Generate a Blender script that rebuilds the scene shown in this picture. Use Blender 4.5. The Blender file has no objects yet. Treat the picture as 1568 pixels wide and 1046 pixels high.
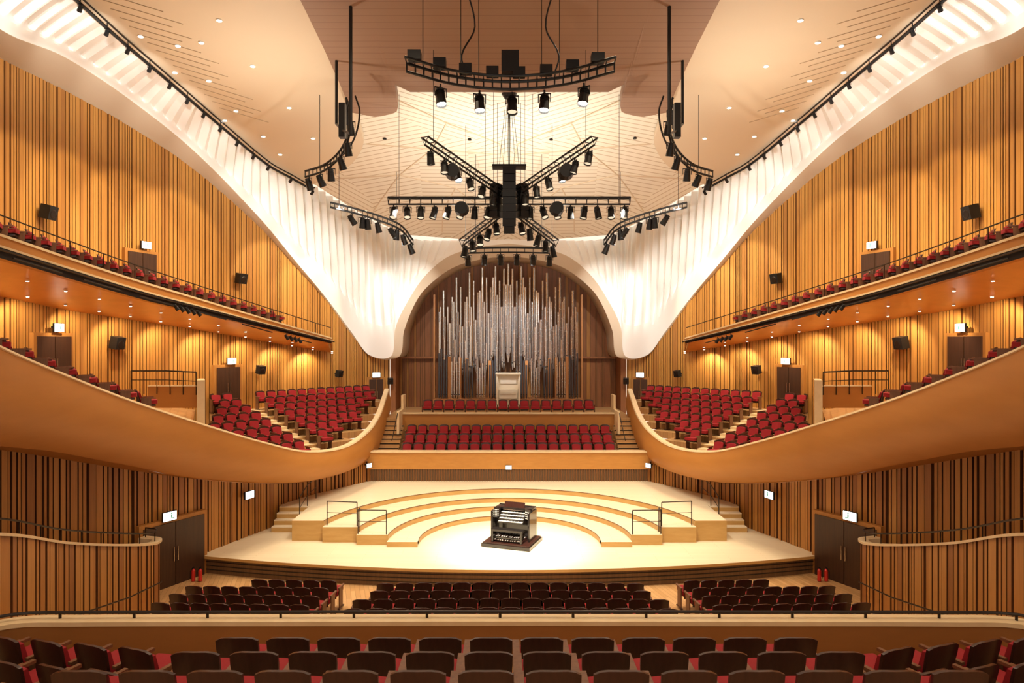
import bpy, math, random
from mathutils import Vector, Matrix
random.seed(7)
CZ=7.1; F=1045.33
V=Vector
def WX(px,D): return (px-780)/F*D
def WZ(py,D): return CZ+(523-py)/F*D
def at(px,py,D): return V((WX(px,D),D,WZ(py,D)))
def lerp(a,b,t): return a+(b-a)*t
def interp(tab,x):
    if x<=tab[0][0]: return tab[0][1]
    for (a,va),(b,vb) in zip(tab,tab[1:]):
        if x<=b: return lerp(va,vb,(x-a)/(b-a))
    return tab[-1][1]
def spl(pts,n=8,step=None):
    out=[];P=[tuple(p) for p in pts];N=len(P);d=len(P[0])
    for i in range(N-1):
        p0=P[max(i-1,0)];p1=P[i];p2=P[i+1];p3=P[min(i+2,N-1)]
        def ds(a,b): return max(1e-6,math.sqrt(sum((a[k]-b[k])**2 for k in range(min(3,d)))))
        l=ds(p1,p2); l0=ds(p0,p1) if i>0 else l; l2=ds(p2,p3) if i+2<N else l
        m1=[(p2[k]-p0[k])/(l+l0)*l if i>0 else (p2[k]-p1[k]) for k in range(d)]
        m2=[(p3[k]-p1[k])/(l+l2)*l if i+2<N else (p2[k]-p1[k]) for k in range(d)]
        nn=n if step is None else max(2,int(l/step))
        for j in range(nn):
            t=j/nn;t2=t*t;t3=t2*t
            out.append(tuple((2*t3-3*t2+1)*p1[k]+(t3-2*t2+t)*m1[k]+(-2*t3+3*t2)*p2[k]+(t3-t2)*m2[k] for k in range(d)))
    out.append(P[-1]);return out
def outn(path,i):
    a=path[max(i-1,0)];b=path[min(i+1,len(path)-1)]
    t=V((b[0]-a[0],b[1]-a[1],0))
    if t.length<1e-6:t=V((0,1,0))
    t.normalize();return V((-t.y,t.x,0))

# ---------------------------------------------------------------- materials
def newmat(name):
    m=bpy.data.materials.new(name);m.use_nodes=True
    nt=m.node_tree;b=nt.nodes['Principled BSDF'];return m,nt,b
def plain(name,c,r=.5,met=0,em=None,es=0,coat=0):
    m,nt,b=newmat(name)
    b.inputs['Base Color'].default_value=(*c,1);b.inputs['Roughness'].default_value=r;b.inputs['Metallic'].default_value=met
    if coat:b.inputs['Coat Weight'].default_value=coat
    if em: b.inputs['Emission Color'].default_value=(*em,1);b.inputs['Emission Strength'].default_value=es
    n=nt.nodes.new('ShaderNodeTexNoise');n.inputs['Scale'].default_value=14
    tc=nt.nodes.new('ShaderNodeTexCoord');nt.links.new(tc.outputs['Object'],n.inputs['Vector'])
    mr=nt.nodes.new('ShaderNodeMapRange');mr.inputs[3].default_value=max(.02,r-.07);mr.inputs[4].default_value=min(1,r+.07)
    nt.links.new(n.outputs['Fac'],mr.inputs[0]);nt.links.new(mr.outputs[0],b.inputs['Roughness'])
    return m
def wood(name,c1,c2,rough=.45,scale=(6,6,.35),bump=.05,ns=3.0):
    m,nt,b=newmat(name)
    tc=nt.nodes.new('ShaderNodeTexCoord');mp=nt.nodes.new('ShaderNodeMapping');mp.inputs['Scale'].default_value=scale
    n=nt.nodes.new('ShaderNodeTexNoise');n.inputs['Scale'].default_value=ns;n.inputs['Detail'].default_value=5;n.inputs['Roughness'].default_value=.6
    cr=nt.nodes.new('ShaderNodeValToRGB');cr.color_ramp.elements[0].position=.3;cr.color_ramp.elements[1].position=.7
    cr.color_ramp.elements[0].color=(*c1,1);cr.color_ramp.elements[1].color=(*c2,1)
    nt.links.new(tc.outputs['Object'],mp.inputs[0]);nt.links.new(mp.outputs[0],n.inputs['Vector'])
    nt.links.new(n.outputs['Fac'],cr.inputs[0]);nt.links.new(cr.outputs[0],b.inputs['Base Color'])
    b.inputs['Roughness'].default_value=rough
    bp=nt.nodes.new('ShaderNodeBump');bp.inputs['Strength'].default_value=bump;bp.inputs['Distance'].default_value=.02
    nt.links.new(n.outputs['Fac'],bp.inputs['Height']);nt.links.new(bp.outputs[0],b.inputs['Normal'])
    return m
def planks(name,c1,c2,c3,rot=0,rough=.35,bw=2.4,rh=.12):
    m,nt,b=newmat(name)
    tc=nt.nodes.new('ShaderNodeTexCoord');mp=nt.nodes.new('ShaderNodeMapping');mp.inputs['Rotation'].default_value=(0,0,rot)
    br=nt.nodes.new('ShaderNodeTexBrick');br.inputs['Scale'].default_value=1;br.inputs['Brick Width'].default_value=bw;br.inputs['Row Height'].default_value=rh
    br.inputs['Mortar Size'].default_value=.004;br.inputs['Color1'].default_value=(*c1,1);br.inputs['Color2'].default_value=(*c2,1);br.inputs['Mortar'].default_value=(*c3,1)
    nt.links.new(tc.outputs['Object'],mp.inputs[0]);nt.links.new(mp.outputs[0],br.inputs['Vector']);nt.links.new(br.outputs['Color'],b.inputs['Base Color'])
    b.inputs['Roughness'].default_value=rough
    return m
def grooved(name,c,cg,rotz,scale,rough=.6,patch=False,gw=.06):
    m,nt,b=newmat(name)
    tc=nt.nodes.new('ShaderNodeTexCoord')
    sx=nt.nodes.new('ShaderNodeSeparateXYZ');nt.links.new(tc.outputs['Object'],sx.inputs[0])
    ab=nt.nodes.new('ShaderNodeMath');ab.operation='ABSOLUTE';nt.links.new(sx.outputs[0],ab.inputs[0])
    cx=nt.nodes.new('ShaderNodeCombineXYZ');nt.links.new(ab.outputs[0],cx.inputs[0]);nt.links.new(sx.outputs[1],cx.inputs[1])
    src=cx.outputs[0]
    mp=nt.nodes.new('ShaderNodeMapping');mp.inputs['Rotation'].default_value=(0,0,rotz);nt.links.new(src,mp.inputs[0])
    if patch:
        vo=nt.nodes.new('ShaderNodeTexVoronoi');vo.inputs['Scale'].default_value=.22;nt.links.new(src,vo.inputs['Vector'])
        vr=nt.nodes.new('ShaderNodeVectorRotate');vr.rotation_type='Z_AXIS';nt.links.new(mp.outputs[0],vr.inputs['Vector'])
        mu=nt.nodes.new('ShaderNodeMath');mu.operation='MULTIPLY';mu.inputs[1].default_value=2.2
        nt.links.new(vo.outputs['Color'],mu.inputs[0]);nt.links.new(mu.outputs[0],vr.inputs['Angle']);vec=vr.outputs[0]
    else: vec=mp.outputs[0]
    w=nt.nodes.new('ShaderNodeTexWave');w.inputs['Scale'].default_value=scale;w.inputs['Distortion'].default_value=0
    nt.links.new(vec,w.inputs['Vector'])
    cr=nt.nodes.new('ShaderNodeValToRGB');cr.color_ramp.elements[0].position=.01;cr.color_ramp.elements[1].position=gw
    cr.color_ramp.elements[0].color=(*cg,1);cr.color_ramp.elements[1].color=(*c,1)
    nt.links.new(w.outputs['Fac'],cr.inputs[0]);nt.links.new(cr.outputs[0],b.inputs['Base Color'])
    b.inputs['Roughness'].default_value=rough
    return m
W1=wood('wall_wood_mid',(.43,.19,.038),(.51,.235,.05),.5)
W2=wood('wall_wood_light',(.47,.22,.045),(.55,.265,.06),.5)
W3=wood('wall_wood_dark',(.36,.15,.03),(.43,.185,.04),.5)
WG=wood('wall_groove_wood',(.15,.055,.012),(.21,.08,.017))
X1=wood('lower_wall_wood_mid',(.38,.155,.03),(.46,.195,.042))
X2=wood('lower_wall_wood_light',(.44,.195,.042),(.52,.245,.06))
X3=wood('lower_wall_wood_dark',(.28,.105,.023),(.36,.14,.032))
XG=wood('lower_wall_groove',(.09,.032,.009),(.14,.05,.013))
PAR=wood('parapet_wood',(.45,.185,.035),(.50,.212,.042),.55,(.4,.4,2),.0,1.5)
PIN=wood('balcony_inner_wood',(.30,.125,.028),(.36,.15,.035),.5,(.4,.4,2),.0,1.5)
SOF=wood('soffit_wood',(.58,.23,.045),(.68,.29,.065),.35,(.7,.7,.7),.0,2)
CREAM=wood('cream_trim',(.72,.54,.31),(.8,.63,.39),.4,(1,1,1),.01)
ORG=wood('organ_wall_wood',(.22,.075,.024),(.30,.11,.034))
BAND=wood('stage_back_band_wood',(.5,.22,.045),(.58,.27,.06),.4,(.6,.6,3),.02)
DSL=wood('stage_dark_slats',(.13,.07,.03),(.2,.11,.05))
STG=planks('stage_floor_boards',(.80,.68,.48),(.83,.72,.52),(.6,.46,.28),0)
RIS=wood('riser_face_wood',(.52,.30,.09),(.6,.37,.13),.4,(.5,.5,3),.02)
FLR=planks('hall_floor_boards',(.52,.28,.11),(.70,.42,.19),(.3,.14,.05),math.radians(75),.35,1.2,.14)
STEP=planks('terrace_step_wood',(.45,.25,.10),(.55,.32,.13),(.26,.13,.05),0,.4)
WHT=plain('white_plaster',(.90,.89,.86),.6)
FLG=plain('shaded_underside_plaster',(.58,.47,.35),.6)  # beige carries the underside's shade in the colour of the white plaster
CEI=grooved('ceiling_relief',(.88,.82,.70),(.56,.44,.30),.4,1.1,.6,True,.10)
SLB=plain('side_ceiling',(.74,.62,.46),.6)
SLR=plain('side_ceiling_rib',(.50,.38,.25),.6)
BRN=grooved('center_ceiling_brown',(.34,.21,.145),(.28,.165,.11),1.57,.9)
BLK=plain('black_metal',(.012,.012,.013),.4,.3)
DKM=plain('rail_dark_metal',(.03,.02,.015),.35,.6)
RED=plain('red_upholstery',(.30,.006,.012),.8)
SBK=wood('seat_back_dark_wood',(.032,.011,.008),(.055,.018,.012),.28)
ARM=wood('seat_arm_wood',(.13,.052,.024),(.20,.085,.038),.4)
LENS=plain('lamp_lens',(1,1,1),.3,0,(1,.93,.8),16)
LENSO=plain('lamp_lens_dim',(.5,.5,.5),.2,0,(1,.85,.6),.8)
SIGN=plain('exit_sign_face',(.9,1,.97),.4,0,(.85,1,.98),2.6)
SGREEN=plain('exit_green',(.03,.45,.2),.5)
SILV=plain('pipe_metal',(.74,.75,.77),.25,.95)
PDK=plain('pipe_metal_dark',(.12,.13,.16),.35,.8)
PWD=wood('organ_pipe_wood',(.38,.16,.05),(.5,.23,.08))
DOOR=wood('door_dark_wood',(.035,.014,.008),(.06,.025,.012),.4)
IVO=plain('ivory',(.86,.82,.72),.35)
GBK=plain('gloss_black',(.02,.016,.014),.18,0,coat=.5)
CHR=plain('chrome',(.7,.7,.7),.2,1)
CON=plain('cream_organ_case',(.92,.84,.68),.5)
EXT=plain('extinguisher_red',(.55,.02,.015),.3)

# ---------------------------------------------------------------- mesh builder
class MB:
    def __init__(s): s.v=[];s.f=[];s.m=[]
    def box(s,c,d,m=0,R=None):
        c=V(c);i=len(s.v);h=V(d)/2
        for x in(-1,1):
            for y in(-1,1):
                for z in(-1,1):
                    p=V((x*h.x,y*h.y,z*h.z))
                    if R is not None:p=R@p
                    s.v.append(c+p)
        for q in((0,1,3,2),(4,6,7,5),(0,4,5,1),(2,3,7,6),(0,2,6,4),(1,5,7,3)):
            s.f.append(tuple(i+k for k in q));s.m.append(m)
    def cyl(s,p0,p1,r0,r1=None,n=8,m=0,cap=True):
        p0=V(p0);p1=V(p1);r1=r0 if r1 is None else r1
        a=(p1-p0).normalized();u=a.orthogonal().normalized();w=a.cross(u);i=len(s.v)
        for p,r in((p0,r0),(p1,r1)):
            for k in range(n):
                t=2*math.pi*k/n;s.v.append(p+u*math.cos(t)*r+w*math.sin(t)*r)
        for k in range(n):
            s.f.append((i+k,i+(k+1)%n,i+n+(k+1)%n,i+n+k));s.m.append(m)
        if cap:
            s.f.append(tuple(i+k for k in range(n))[::-1]);s.m.append(m)
            s.f.append(tuple(i+n+k for k in range(n)));s.m.append(m)
    def tube(s,path,r,n=6,m=0):
        for a,b in zip(path,path[1:]):
            if (V(b)-V(a)).length>1e-5:s.cyl(a,b,r,r,n,m)
    def grid(s,rows,m=0,mf=None):
        i=len(s.v);nc=len(rows[0])
        for r in rows:
            for p in r:s.v.append(V(p))
        for a in range(len(rows)-1):
            for b in range(nc-1):
                s.f.append((i+a*nc+b,i+a*nc+b+1,i+(a+1)*nc+b+1,i+(a+1)*nc+b));s.m.append(mf(a,b) if mf else m)
    def poly(s,pts,m=0):
        i=len(s.v);s.v+= [V(p) for p in pts];s.f.append(tuple(range(i,i+len(pts))));s.m.append(m)
    def add(s,t,M):
        i=len(s.v);s.v+=[M@p for p in t.v];s.f+=[tuple(i+k for k in f) for f in t.f];s.m+=t.m
    def mir(s):
        o=MB();o.v=[V((-p.x,p.y,p.z)) for p in s.v];o.f=[f[::-1] for f in s.f];o.m=list(s.m);return o
    def obj(s,name,mats,smooth=False,ang=35):
        me=bpy.data.meshes.new(name);me.from_pydata([tuple(p) for p in s.v],[],s.f)
        for m in mats:me.materials.append(m)
        me.polygons.foreach_set('material_index',s.m)
        if smooth:
            me.polygons.foreach_set('use_smooth',[True]*len(s.f))
            try:me.set_sharp_from_angle(angle=math.radians(ang))
            except Exception:pass
        me.update();o=bpy.data.objects.new(name,me);bpy.context.scene.collection.objects.link(o);return o
def cl(n):
    return n if n.startswith(('wall','trim','ceiling','floor')) else n.replace('_left','').replace('_right','')
def both(mb,nl,nr,mats,smooth=False,ang=35):
    a=mb.obj(cl(nl),mats,smooth,ang);b=mb.mir().obj(cl(nr),mats,smooth,ang);return a,b
def rz(a): return Matrix.Rotation(a,4,'Z')

# ---------------------------------------------------------------- key curves (left side, mirrored)
CT=spl([(-8,18.0),(10,18.0),(18,17.9),(21,17.6),(24,17.2),(27,16.6),(30,15.9),(33,14.9),(36,13.6),(38.4,12.55)],8)
def ceil_z(y): return interp(CT,y)
def ceil_at(px,py):
    a,b=8.,38.4
    for _ in range(40):
        c=(a+b)/2
        if (ceil_z(c)-CZ)/c>(523-py)/F:a=c
        else:b=c
    return V((WX(px,a),a,ceil_z(a)))
W0=[(-16,-6,3,16.1),(-16,8,3,16.1),(-15.95,15,3,16.0)]
for px,y,D in((0,90,21),(100,140,24),(200,195,27),(300,262,30),(400,350,33),(450,405,34.5),(500,460,36),(545,520,37.8),(570,545,38.6)):
    W0.append((WX(px,D),D,3,WZ(y,D)))
W0.append((-6.75,38.9,3,6.35))
WP=spl(W0,step=.12)
def wfind(px,path=WP):
    best=min((i for i in range(len(path)) if path[i][1]>5),key=lambda i:abs(780+path[i][0]/path[i][1]*F-px))
    p=path[best];n=outn(path,best);return V((p[0],p[1],0)),-n
def slats(mb,path,seed=1,inward=1,dmin=.03,dmax=.12,ws=(.07,.1,.14,.2,.3),gs=(.03,.05,.08)):
    rnd=random.Random(seed)
    L=[0]
    for a,b in zip(path,path[1:]):L.append(L[-1]+math.hypot(b[0]-a[0],b[1]-a[1]))
    def ev(s):
        lo,hi=0,len(L)-1
        while hi-lo>1:
            m=(lo+hi)//2
            if L[m]<=s:lo=m
            else:hi=m
        t=(s-L[lo])/max(1e-9,L[hi]-L[lo]);a,b=path[lo],path[hi]
        p=[lerp(a[k],b[k],t) for k in range(4)];n=-outn(path,lo)*inward;return p,n
    s=0;prof=[]
    while s<L[-1]:
        w=rnd.choice(ws);g=rnd.choice(gs);d=rnd.uniform(dmin,dmax);m=rnd.choice([0,0,1,1,2])
        prof+= [(s,0,3),(s,d,m),(min(s+w,L[-1]),d,3),(min(s+w,L[-1]),0,3)]
        s+=w+g
    bot=[];top=[];ms=[]
    for s_,o,m in prof:
        p,n=ev(min(s_,L[-1]));bot.append(V((p[0],p[1],p[2]))+n*o);top.append(V((p[0],p[1],p[3]))+n*o);ms.append(m)
    def mf(a,b):
        return ms[b] if b%4==1 else 3
    mb.grid([bot,top],0,mf)
WM=[W1,W2,W3,WG];XM=[X1,X2,X3,XG]
mb=MB();slats(mb,WP,3,1,.03,.07,(.07,.1,.13,.17),(.025,.035,.05));both(mb,'wall_left','wall_right',WM)

# canopy / pendentive
def tup(*vs):
    o=[]
    for v in vs:o+=list(v)
    return tuple(o)
rows=[tup(V((-16.1,-6,16.0)),V((-15.2,-6,16.9)),V((-13.2,-6,18))),
      tup(V((-16.1,10,16.1)),V((-15.2,10,17.0)),V((-13.2,10,18)))]
rows.append(tup(at(0,90,21),at(0,45,19.8),V((-13.15,20.0,ceil_z(20.0)))))
for l,b,t in (((100,140,24),(100,88,22.9),(170,38)),((200,195,27),(200,153,26),(250,107)),((300,262,30),(300,233,29.2),(320,168)),
    ((400,350,33),(400,335,32.4),(400,235)),((450,405,34.5),(450,395,34.1),(440,258)),((500,460,36),(500,455,35.8),(490,287)),
    ((545,520,37.8),(541,510,37.5),(530,312)),((571,545,38.5),(566,543,38.3),(560,330)),((613,546,38),(601,545,38),(590,345)),
    ((621,505,38),(608,500,38),(615,356)),((643,455,38),(630,455,38),(640,366)),((670,427,38),(655,420,38),(668,368)),
    ((702,407,38),(690,392,38),(700,368)),((745,396,38),(740,378,38),(742,368)),((780,393,38),(780,373,38),(780,366))):
    rows.append(tup(at(*l),at(*b),ceil_at(*t)))
CR=spl(rows,step=.06)
mb=MB();mbf=MB();ar=MB()
g=[];s=0;NV=20
nrm=[]
mid=[(c[3]+c[6],c[4]+c[7]) for c in CR]
for i in range(len(CR)):
    a=mid[max(0,i-25)];b=mid[min(len(mid)-1,i+25)];t=V((b[0]-a[0],b[1]-a[1],0)).normalized();nrm.append(V((-t.y,t.x,0)))
for i,r in enumerate(CR):
    B=V(r[3:6]);T=V(r[6:9])
    if i:
        q=CR[i-1];s+=(V(q[6:9])-T).length*.75+(V(q[3:6])-B).length*.25
    n=nrm[i]
    H=(T-B).length;A=.36*min(1,max(0,(H-.7)/2.0))
    ph=(s/.55)%1;tri=(ph/.75 if ph<.75 else (1-ph)/.25)
    col=[]
    for k in range(NV+1):
        v=k/NV;e=v**1.35
        p=V((lerp(B.x,T.x,e),lerp(B.y,T.y,e),lerp(B.z,T.z,v)))
        fd=min(1,max(0,(v-.2)/.16));fd=fd*fd*(3-2*fd)
        col.append(p+n*A*tri*fd)
    g.append(col)
mb.grid(g,0)
mbf.grid([[V(r[0:3]),V(r[0:3]).lerp(V(r[3:6]),.5)+V((0,0,-.04)),V(r[3:6])] for r in CR],0)
both(mb,'wall_canopy_left','wall_canopy_right',[WHT],True,18)
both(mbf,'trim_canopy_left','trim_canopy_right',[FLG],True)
arc=[r for r in CR if r[1]>37.9 and r[0]>-6.2 and r[2]>6.2 and r[4]<38.05]
ar.grid([[V(r[0:3]),V((r[0],39.3,r[2])),V((r[0],40.7,r[2]))] for r in arc],0)
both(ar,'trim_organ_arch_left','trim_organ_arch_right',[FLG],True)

# ceiling
C3=sorted([(r[7],-r[6]) for r in CR])
def c3(y): return interp(C3,y)
mb=MB();ys=[-6+i*.5 for i in range(89)]
ys=[y for y in ys if y<=38.2]+[38.3]
mb.grid([[V((lerp(-c3(y)-.02,c3(y)+.02,k/16),y,ceil_z(y)+.02)) for k in range(17)] for y in ys],0)
# raised seams between the relief fields of the ceiling
def seam(pts):
    P=[]
    for (ax,ay),(bx,by) in zip(pts,pts[1:]):
        for k in range(8):P.append((lerp(ax,bx,k/8),lerp(ay,by,k/8)))
    P.append(pts[-1])
    for sx in(-1,1):mb.tube([V((sx*x,y,ceil_z(y)+.0)) for x,y in P],.035,4,1)
seam([(4.4,26.9),(2.6,28.6),(.4,30.2),(0,33.5)]);seam([(6.3,30.2),(3.4,30.6),(.6,31.0)]);seam([(9.4,33.0),(5.2,32.6),(2.6,33.6),(1.2,35.4)])
seam([(2.6,28.6),(3.4,30.6),(5.2,32.6),(7.0,35.4)]);seam([(2.6,33.6),(3.4,35.4),(3.6,37.2)])
mb.obj('ceiling',[CEI,SLB],True)
XI=spl([(-6,6.2),(20,6.2),(29.0,6.2),(30.1,6.5),(31.4,7.36),(32.5,8.75),(32.95,9.75)],6)
mb=MB();rs=[]
for y in [-6+i*.8 for i in range(44)]+[29.3+i*.15 for i in range(25)]:
    if y>32.95:continue
    xo=c3(y)-.02;xi=min(interp(XI,y),xo-.03);z=ceil_z(y)-.32
    rs.append((xo,xi,y,z))
rs.sort(key=lambda a:a[2])
mb.grid([[V((-xo,y,z+.3)),V((-xo,y,z))]+[V((-lerp(xo,xi,k/5),y,z)) for k in range(1,6)]+[V((-xi,y,z+.3))] for xo,xi,y,z in rs],0)
xo,xi,y,z=rs[-1];mb.poly([(-xo,y,z),(-xi,y,z),(-xi,y,z+.3),(-xo,y,z+.3)])
for k in range(42):
    y=8+k*.46;x0=c3(y)-.9;ln=1.6+.9*((k*7)%5)/5
    a=V((-x0,y,ceil_z(y)-.33));b=V((-(x0-ln*.8),y+ln*.55,ceil_z(y+ln*.55)-.33))
    if b.y<28.5:mb.cyl(a,b,.014,.014,4,1)
both(mb,'ceiling_panel_left','ceiling_panel_right',[SLB,SLR])
def yf(x):
    x=abs(x)
    if x<3.7:return 25.5
    if x<4.2:return 25.5-(x-3.7)*1.0
    if x<4.5:return 25.0+ (1-((4.5-x)/.3)**2)**.5*1.9
    if x<5.4:return 26.9+.3*math.sin((x-4.5)/.9*1.57)
    return 27.2-.3*(x-5.4)/.8
mb=MB();xs=[-6.2+i*.1 for i in range(125)]
G=[[V((x,lerp(-6,yf(x),k/16),ceil_z(lerp(-6,yf(x),k/16))-.5)) for k in range(17)]+[V((x,yf(x),ceil_z(yf(x))))] for x in xs]
mb.grid(G,0)
for sx in(-1,1):
    mb.grid([[V((sx*6.2,y,ceil_z(y)-.5)) for y in ys if y<26.8],[V((sx*6.2,y,ceil_z(y))) for y in ys if y<26.8]],0)
mb.obj('ceiling_panel_center',[BRN])

# ---------------------------------------------------------------- lower wall, parapet, balcony
PP0=[(-9.6,7,9.0,6.7),(-10.2,11,8.05,5.9)]
for px,D,yt,yb in((0,14.3,530,680),(100,16.5,573,692),(200,19,612,712),(300,21.5,645,733),(400,24,675,741),(470,26,690,740),(530,28.5,683,727),(565,31,660,712)):
    PP0.append((WX(px,D),D,WZ(yt,D),WZ(yb,D)))
PP0+=[(-6.28,33.3,3.53,1.45),(-6.33,35.2,4.17,2.0),(-6.48,37,4.55,2.6)]
PP=spl(PP0,step=.25)
PX=[(p[1],p[0]) for p in PP];PT=[(p[1],p[2]) for p in PP];PB=[(p[1],p[3]) for p in PP]
LW0=[(-15,3,-1),(-14.4,9,-1),(-13.6,13,-1),(-12.7,17,-1),(-11.55,20.2,-1),(-10.45,22.5,-1),(-9.35,25.5,-1),(-8.3,28.3,-1),(-6.35,31.3,-1)]
LW=spl([(x,y,-1.0,interp(PB,y)+.15) for x,y,_ in LW0],step=.12)
mb=MB();slats(mb,LW,11,1,.03,.09,(.07,.1,.14,.2),(.03,.045,.06));both(mb,'wall_lower_left','wall_lower_right',XM)
mb=MB();gr=[]
for i,p in enumerate(PP):
    n=outn(PP,i);c=V((p[0],p[1],0));zt,zb=p[2],p[3];h=zt-zb
    pr=[(.22,zt-.9),(.22,zt),(0,zt),(-.03,zt-.06),(0.0,zt-.08),(-.10,zt-.28*h),(-.12,zt-.5*h),(-.04,zt-.75*h),(.14,zb+.08*h),(.3,zb)]
    gr.append([c+n*o+V((0,0,z)) for o,z in pr])
mb.grid(gr,0,lambda a,b:1 if b in(1,2,3) else 0)
e=gr[-1];mb.poly([e[0],e[1],e[2],e[9]],1)
sg=[]
for p in LW:
    if p[1]>30.8:break
    y=p[1]; sg.append([V((p[0],y,p[3]-.05)),V((interp(PX,y)-.28,y,interp(PB,y)+.02))])
mb.grid(sg,0)
both(mb,'terrace_parapet_left','terrace_parapet_right',[PAR,CREAM],True)

# upper balcony
FB0=[(-13.1,-3,10.9,-16,-3,9.5),(-13.1,8,10.6,-16,8,9.2),(-13.05,13,10.25,-15.95,15,8.8)]
for px,D,y,DW,yw in((0,17.4,358,21,455),(100,19.8,392,24,475),(200,22.8,425,27,490),(300,26,455,30,505),(400,29.5,485,33,522),(510,34.5,517,36.4,541)):
    FB0.append((WX(px,D),D,WZ(y,D),WX(px,DW),DW,WZ(yw,DW)))
FB=spl(FB0,step=.3)
mb=MB();g1=[];rail=[];rig=[]
for i,p in enumerate(FB):
    n=outn(FB,i);c=V((p[0],p[1],0));z=p[2];h=.62 if p[1]<24 else lerp(.62,.3,(p[1]-24)/10.5)
    w=V((p[3],p[4],0))
    g1.append([w+V((0,0,z-.2)),c+n*.16+V((0,0,z-.2)),c+n*.16+V((0,0,z)),c+V((0,0,z)),c+V((0,0,z-.07)),c+n*.03+V((0,0,z-.07)),c+n*.03+V((0,0,z-.5*h)),c-n*.1+V((0,0,z-.52*h)),c-n*.1+V((0,0,z-.62*h)),c+n*.02+V((0,0,z-.64*h)),c+n*.02+V((0,0,z-h)),c+n*.25+V((0,0,z-h)),w+V((0,0,p[5]))])
    rail.append(c+n*.08+V((0,0,z+.5)))
    rig.append(c-n*.14+V((0,0,z-.72*h)))
mats={0:2,1:0,2:1,3:1,4:0,5:0,6:1,7:1,8:3,9:3,10:0,11:4}
mb.grid(g1,0,lambda a,b:mats[b])
e=g1[-1];mb.poly([e[1],e[2],e[3],e[10],e[12]],0)
mb.tube(rail,.02,5,3)
mb.tube(rig,.03,5,3)
for i in range(0,len(rail),5):mb.cyl(rail[i],rail[i]-V((0,0,.5)),.015,.015,5,3)
both(mb,'side_balcony_left','side_balcony_right',[PAR,CREAM,STEP,DKM,SOF],True)
TF=spl([(-9.8,7,8.6,-16,12,8.0),(-10.4,11,7.7,-16,16,7.1),(WX(0,14.3),14.3,6.75,-15.7,21,6.1),(WX(100,16.5),16.5,6.0,WX(100,24),24,5.4),(WX(200,19),19,5.15,WX(200,27),27,4.75),(WX(296,21.4),21.4,4.25,WX(300,30),30,4.1)],8)
mb=MB();mb.grid([[V(p[0:3])+V((-.1,0,0)),V(p[3:6])] for p in TF],0)
both(mb,'floor_terrace_left','floor_terrace_right',[STEP])
# divider wall
mb=MB();P0=V((-9.95,22.0,0));P1=V((-13.25,29.4,0));dn=V((P1.y-P0.y,-(P1.x-P0.x),0)).normalized()*.12
mb.v+=[P0-dn+V((0,0,3)),P0+dn+V((0,0,3)),P1+dn+V((0,0,3)),P1-dn+V((0,0,3)),P0-dn+V((0,0,5.85)),P0+dn+V((0,0,5.85)),P1+dn+V((0,0,5.5)),P1-dn+V((0,0,5.5))]
for q,m in(((0,1,5,4),1),((1,2,6,5),0),((2,3,7,6),0),((3,0,4,7),0),((4,5,6,7),1)):mb.f.append(q);mb.m.append(m)
ra=[at(200,568,22.5),at(255,568,22.5),at(300,570,22.5)]
mb.tube(ra,.025,6,2);mb.tube([p-V((0,0,.3)) for p in ra],.015,6,2)
for k in range(6):
    q=ra[0].lerp(ra[2],k/5);mb.cyl(q,q-V((0,0,.75)),.015,.015,5,2)
q0,q1=at(228,592,22.6),at(303,592,22.6)
mb.box(((q0.x+q1.x)/2,22.6,q0.z-.35),(q1.x-q0.x,.15,.7),0);mb.box(((q0.x+q1.x)/2,22.6,q0.z+.02),(q1.x-q0.x,.22,.05),1)
both(mb,'terrace_divider_left','terrace_divider_right',[PAR,CREAM,DKM])

# ---------------------------------------------------------------- seats
def shell(mb,fn,nu,nv,off,m0,m1,mr):
    A=[[fn(-1+2*i/nu,j/nv) for i in range(nu+1)] for j in range(nv+1)]
    B=[[p+V(off) for p in r] for r in A]
    mb.grid([r[::-1] for r in A],m0);mb.grid(B,m1)
    def rim(ps):
        mb.grid([ps,[p+V(off) for p in ps]],mr)
    rim(A[0]);rim(A[-1][::-1]);rim([r[0] for r in A][::-1]);rim([r[-1] for r in A])
def seat_template(hi=True):
    mb=MB();nu=8 if hi else 4;nv=5 if hi else 3
    def back(u,v):
        return V((u*(.185+.05*min(1,v*1.4)),-.25-.11*v+.035*u*u,.30+.57*v-.045*abs(u)**4*v))
    shell(mb,back,nu,nv,(0,.035,0),0,0,0)
    def cush(u,v):
        return V((u*.195,-.215-.10*v*.93+.035*u*u,.44+.36*v-.03*abs(u)**4*v))
    shell(mb,cush,nu,nv,(0,.065,.0),1,1,1)
    def sc(u,v):
        return V((u*.235,-.22+.48*v-.03*abs(u)**3*v,.40+.025*v))
    shell(mb,sc,nu,2,(0,0,.11),0,1,1)
    mb.box((0,0.02,.375),(.4,.36,.05),0)
    for x in(-.268,.268):
        mb.box((x,-.02,.60),(.052,.42,.035),2);mb.box((x,-.06,.30),(.03,.26,.58),2);mb.box((x,-.05,.02),(.06,.36,.04),0)
    return mb
SH=seat_template(True);SL=seat_template(False)
def seatM(x,y,z,d): return Matrix.Translation((x,y,z))@rz(math.atan2(-d[0],d[1]))
SM=[SBK,RED,ARM]
base=SH.obj('auditorium_seat',SM,True);me=base.data
first=True
def seat(x,y,z,d):
    global first
    if first:o=base;first=False
    else:
        o=bpy.data.objects.new('auditorium_seat',me);bpy.context.scene.collection.objects.link(o)
    o.matrix_world=seatM(x,y,z,d)
for D,z,n,sp in((7.9,2.95,12,.565),(7.0,3.2,12,.575),(6.1,3.45,14,.575)):
    for i in range(n):seat((i-(n-1)/2)*sp,D,z,(0,1))
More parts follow.
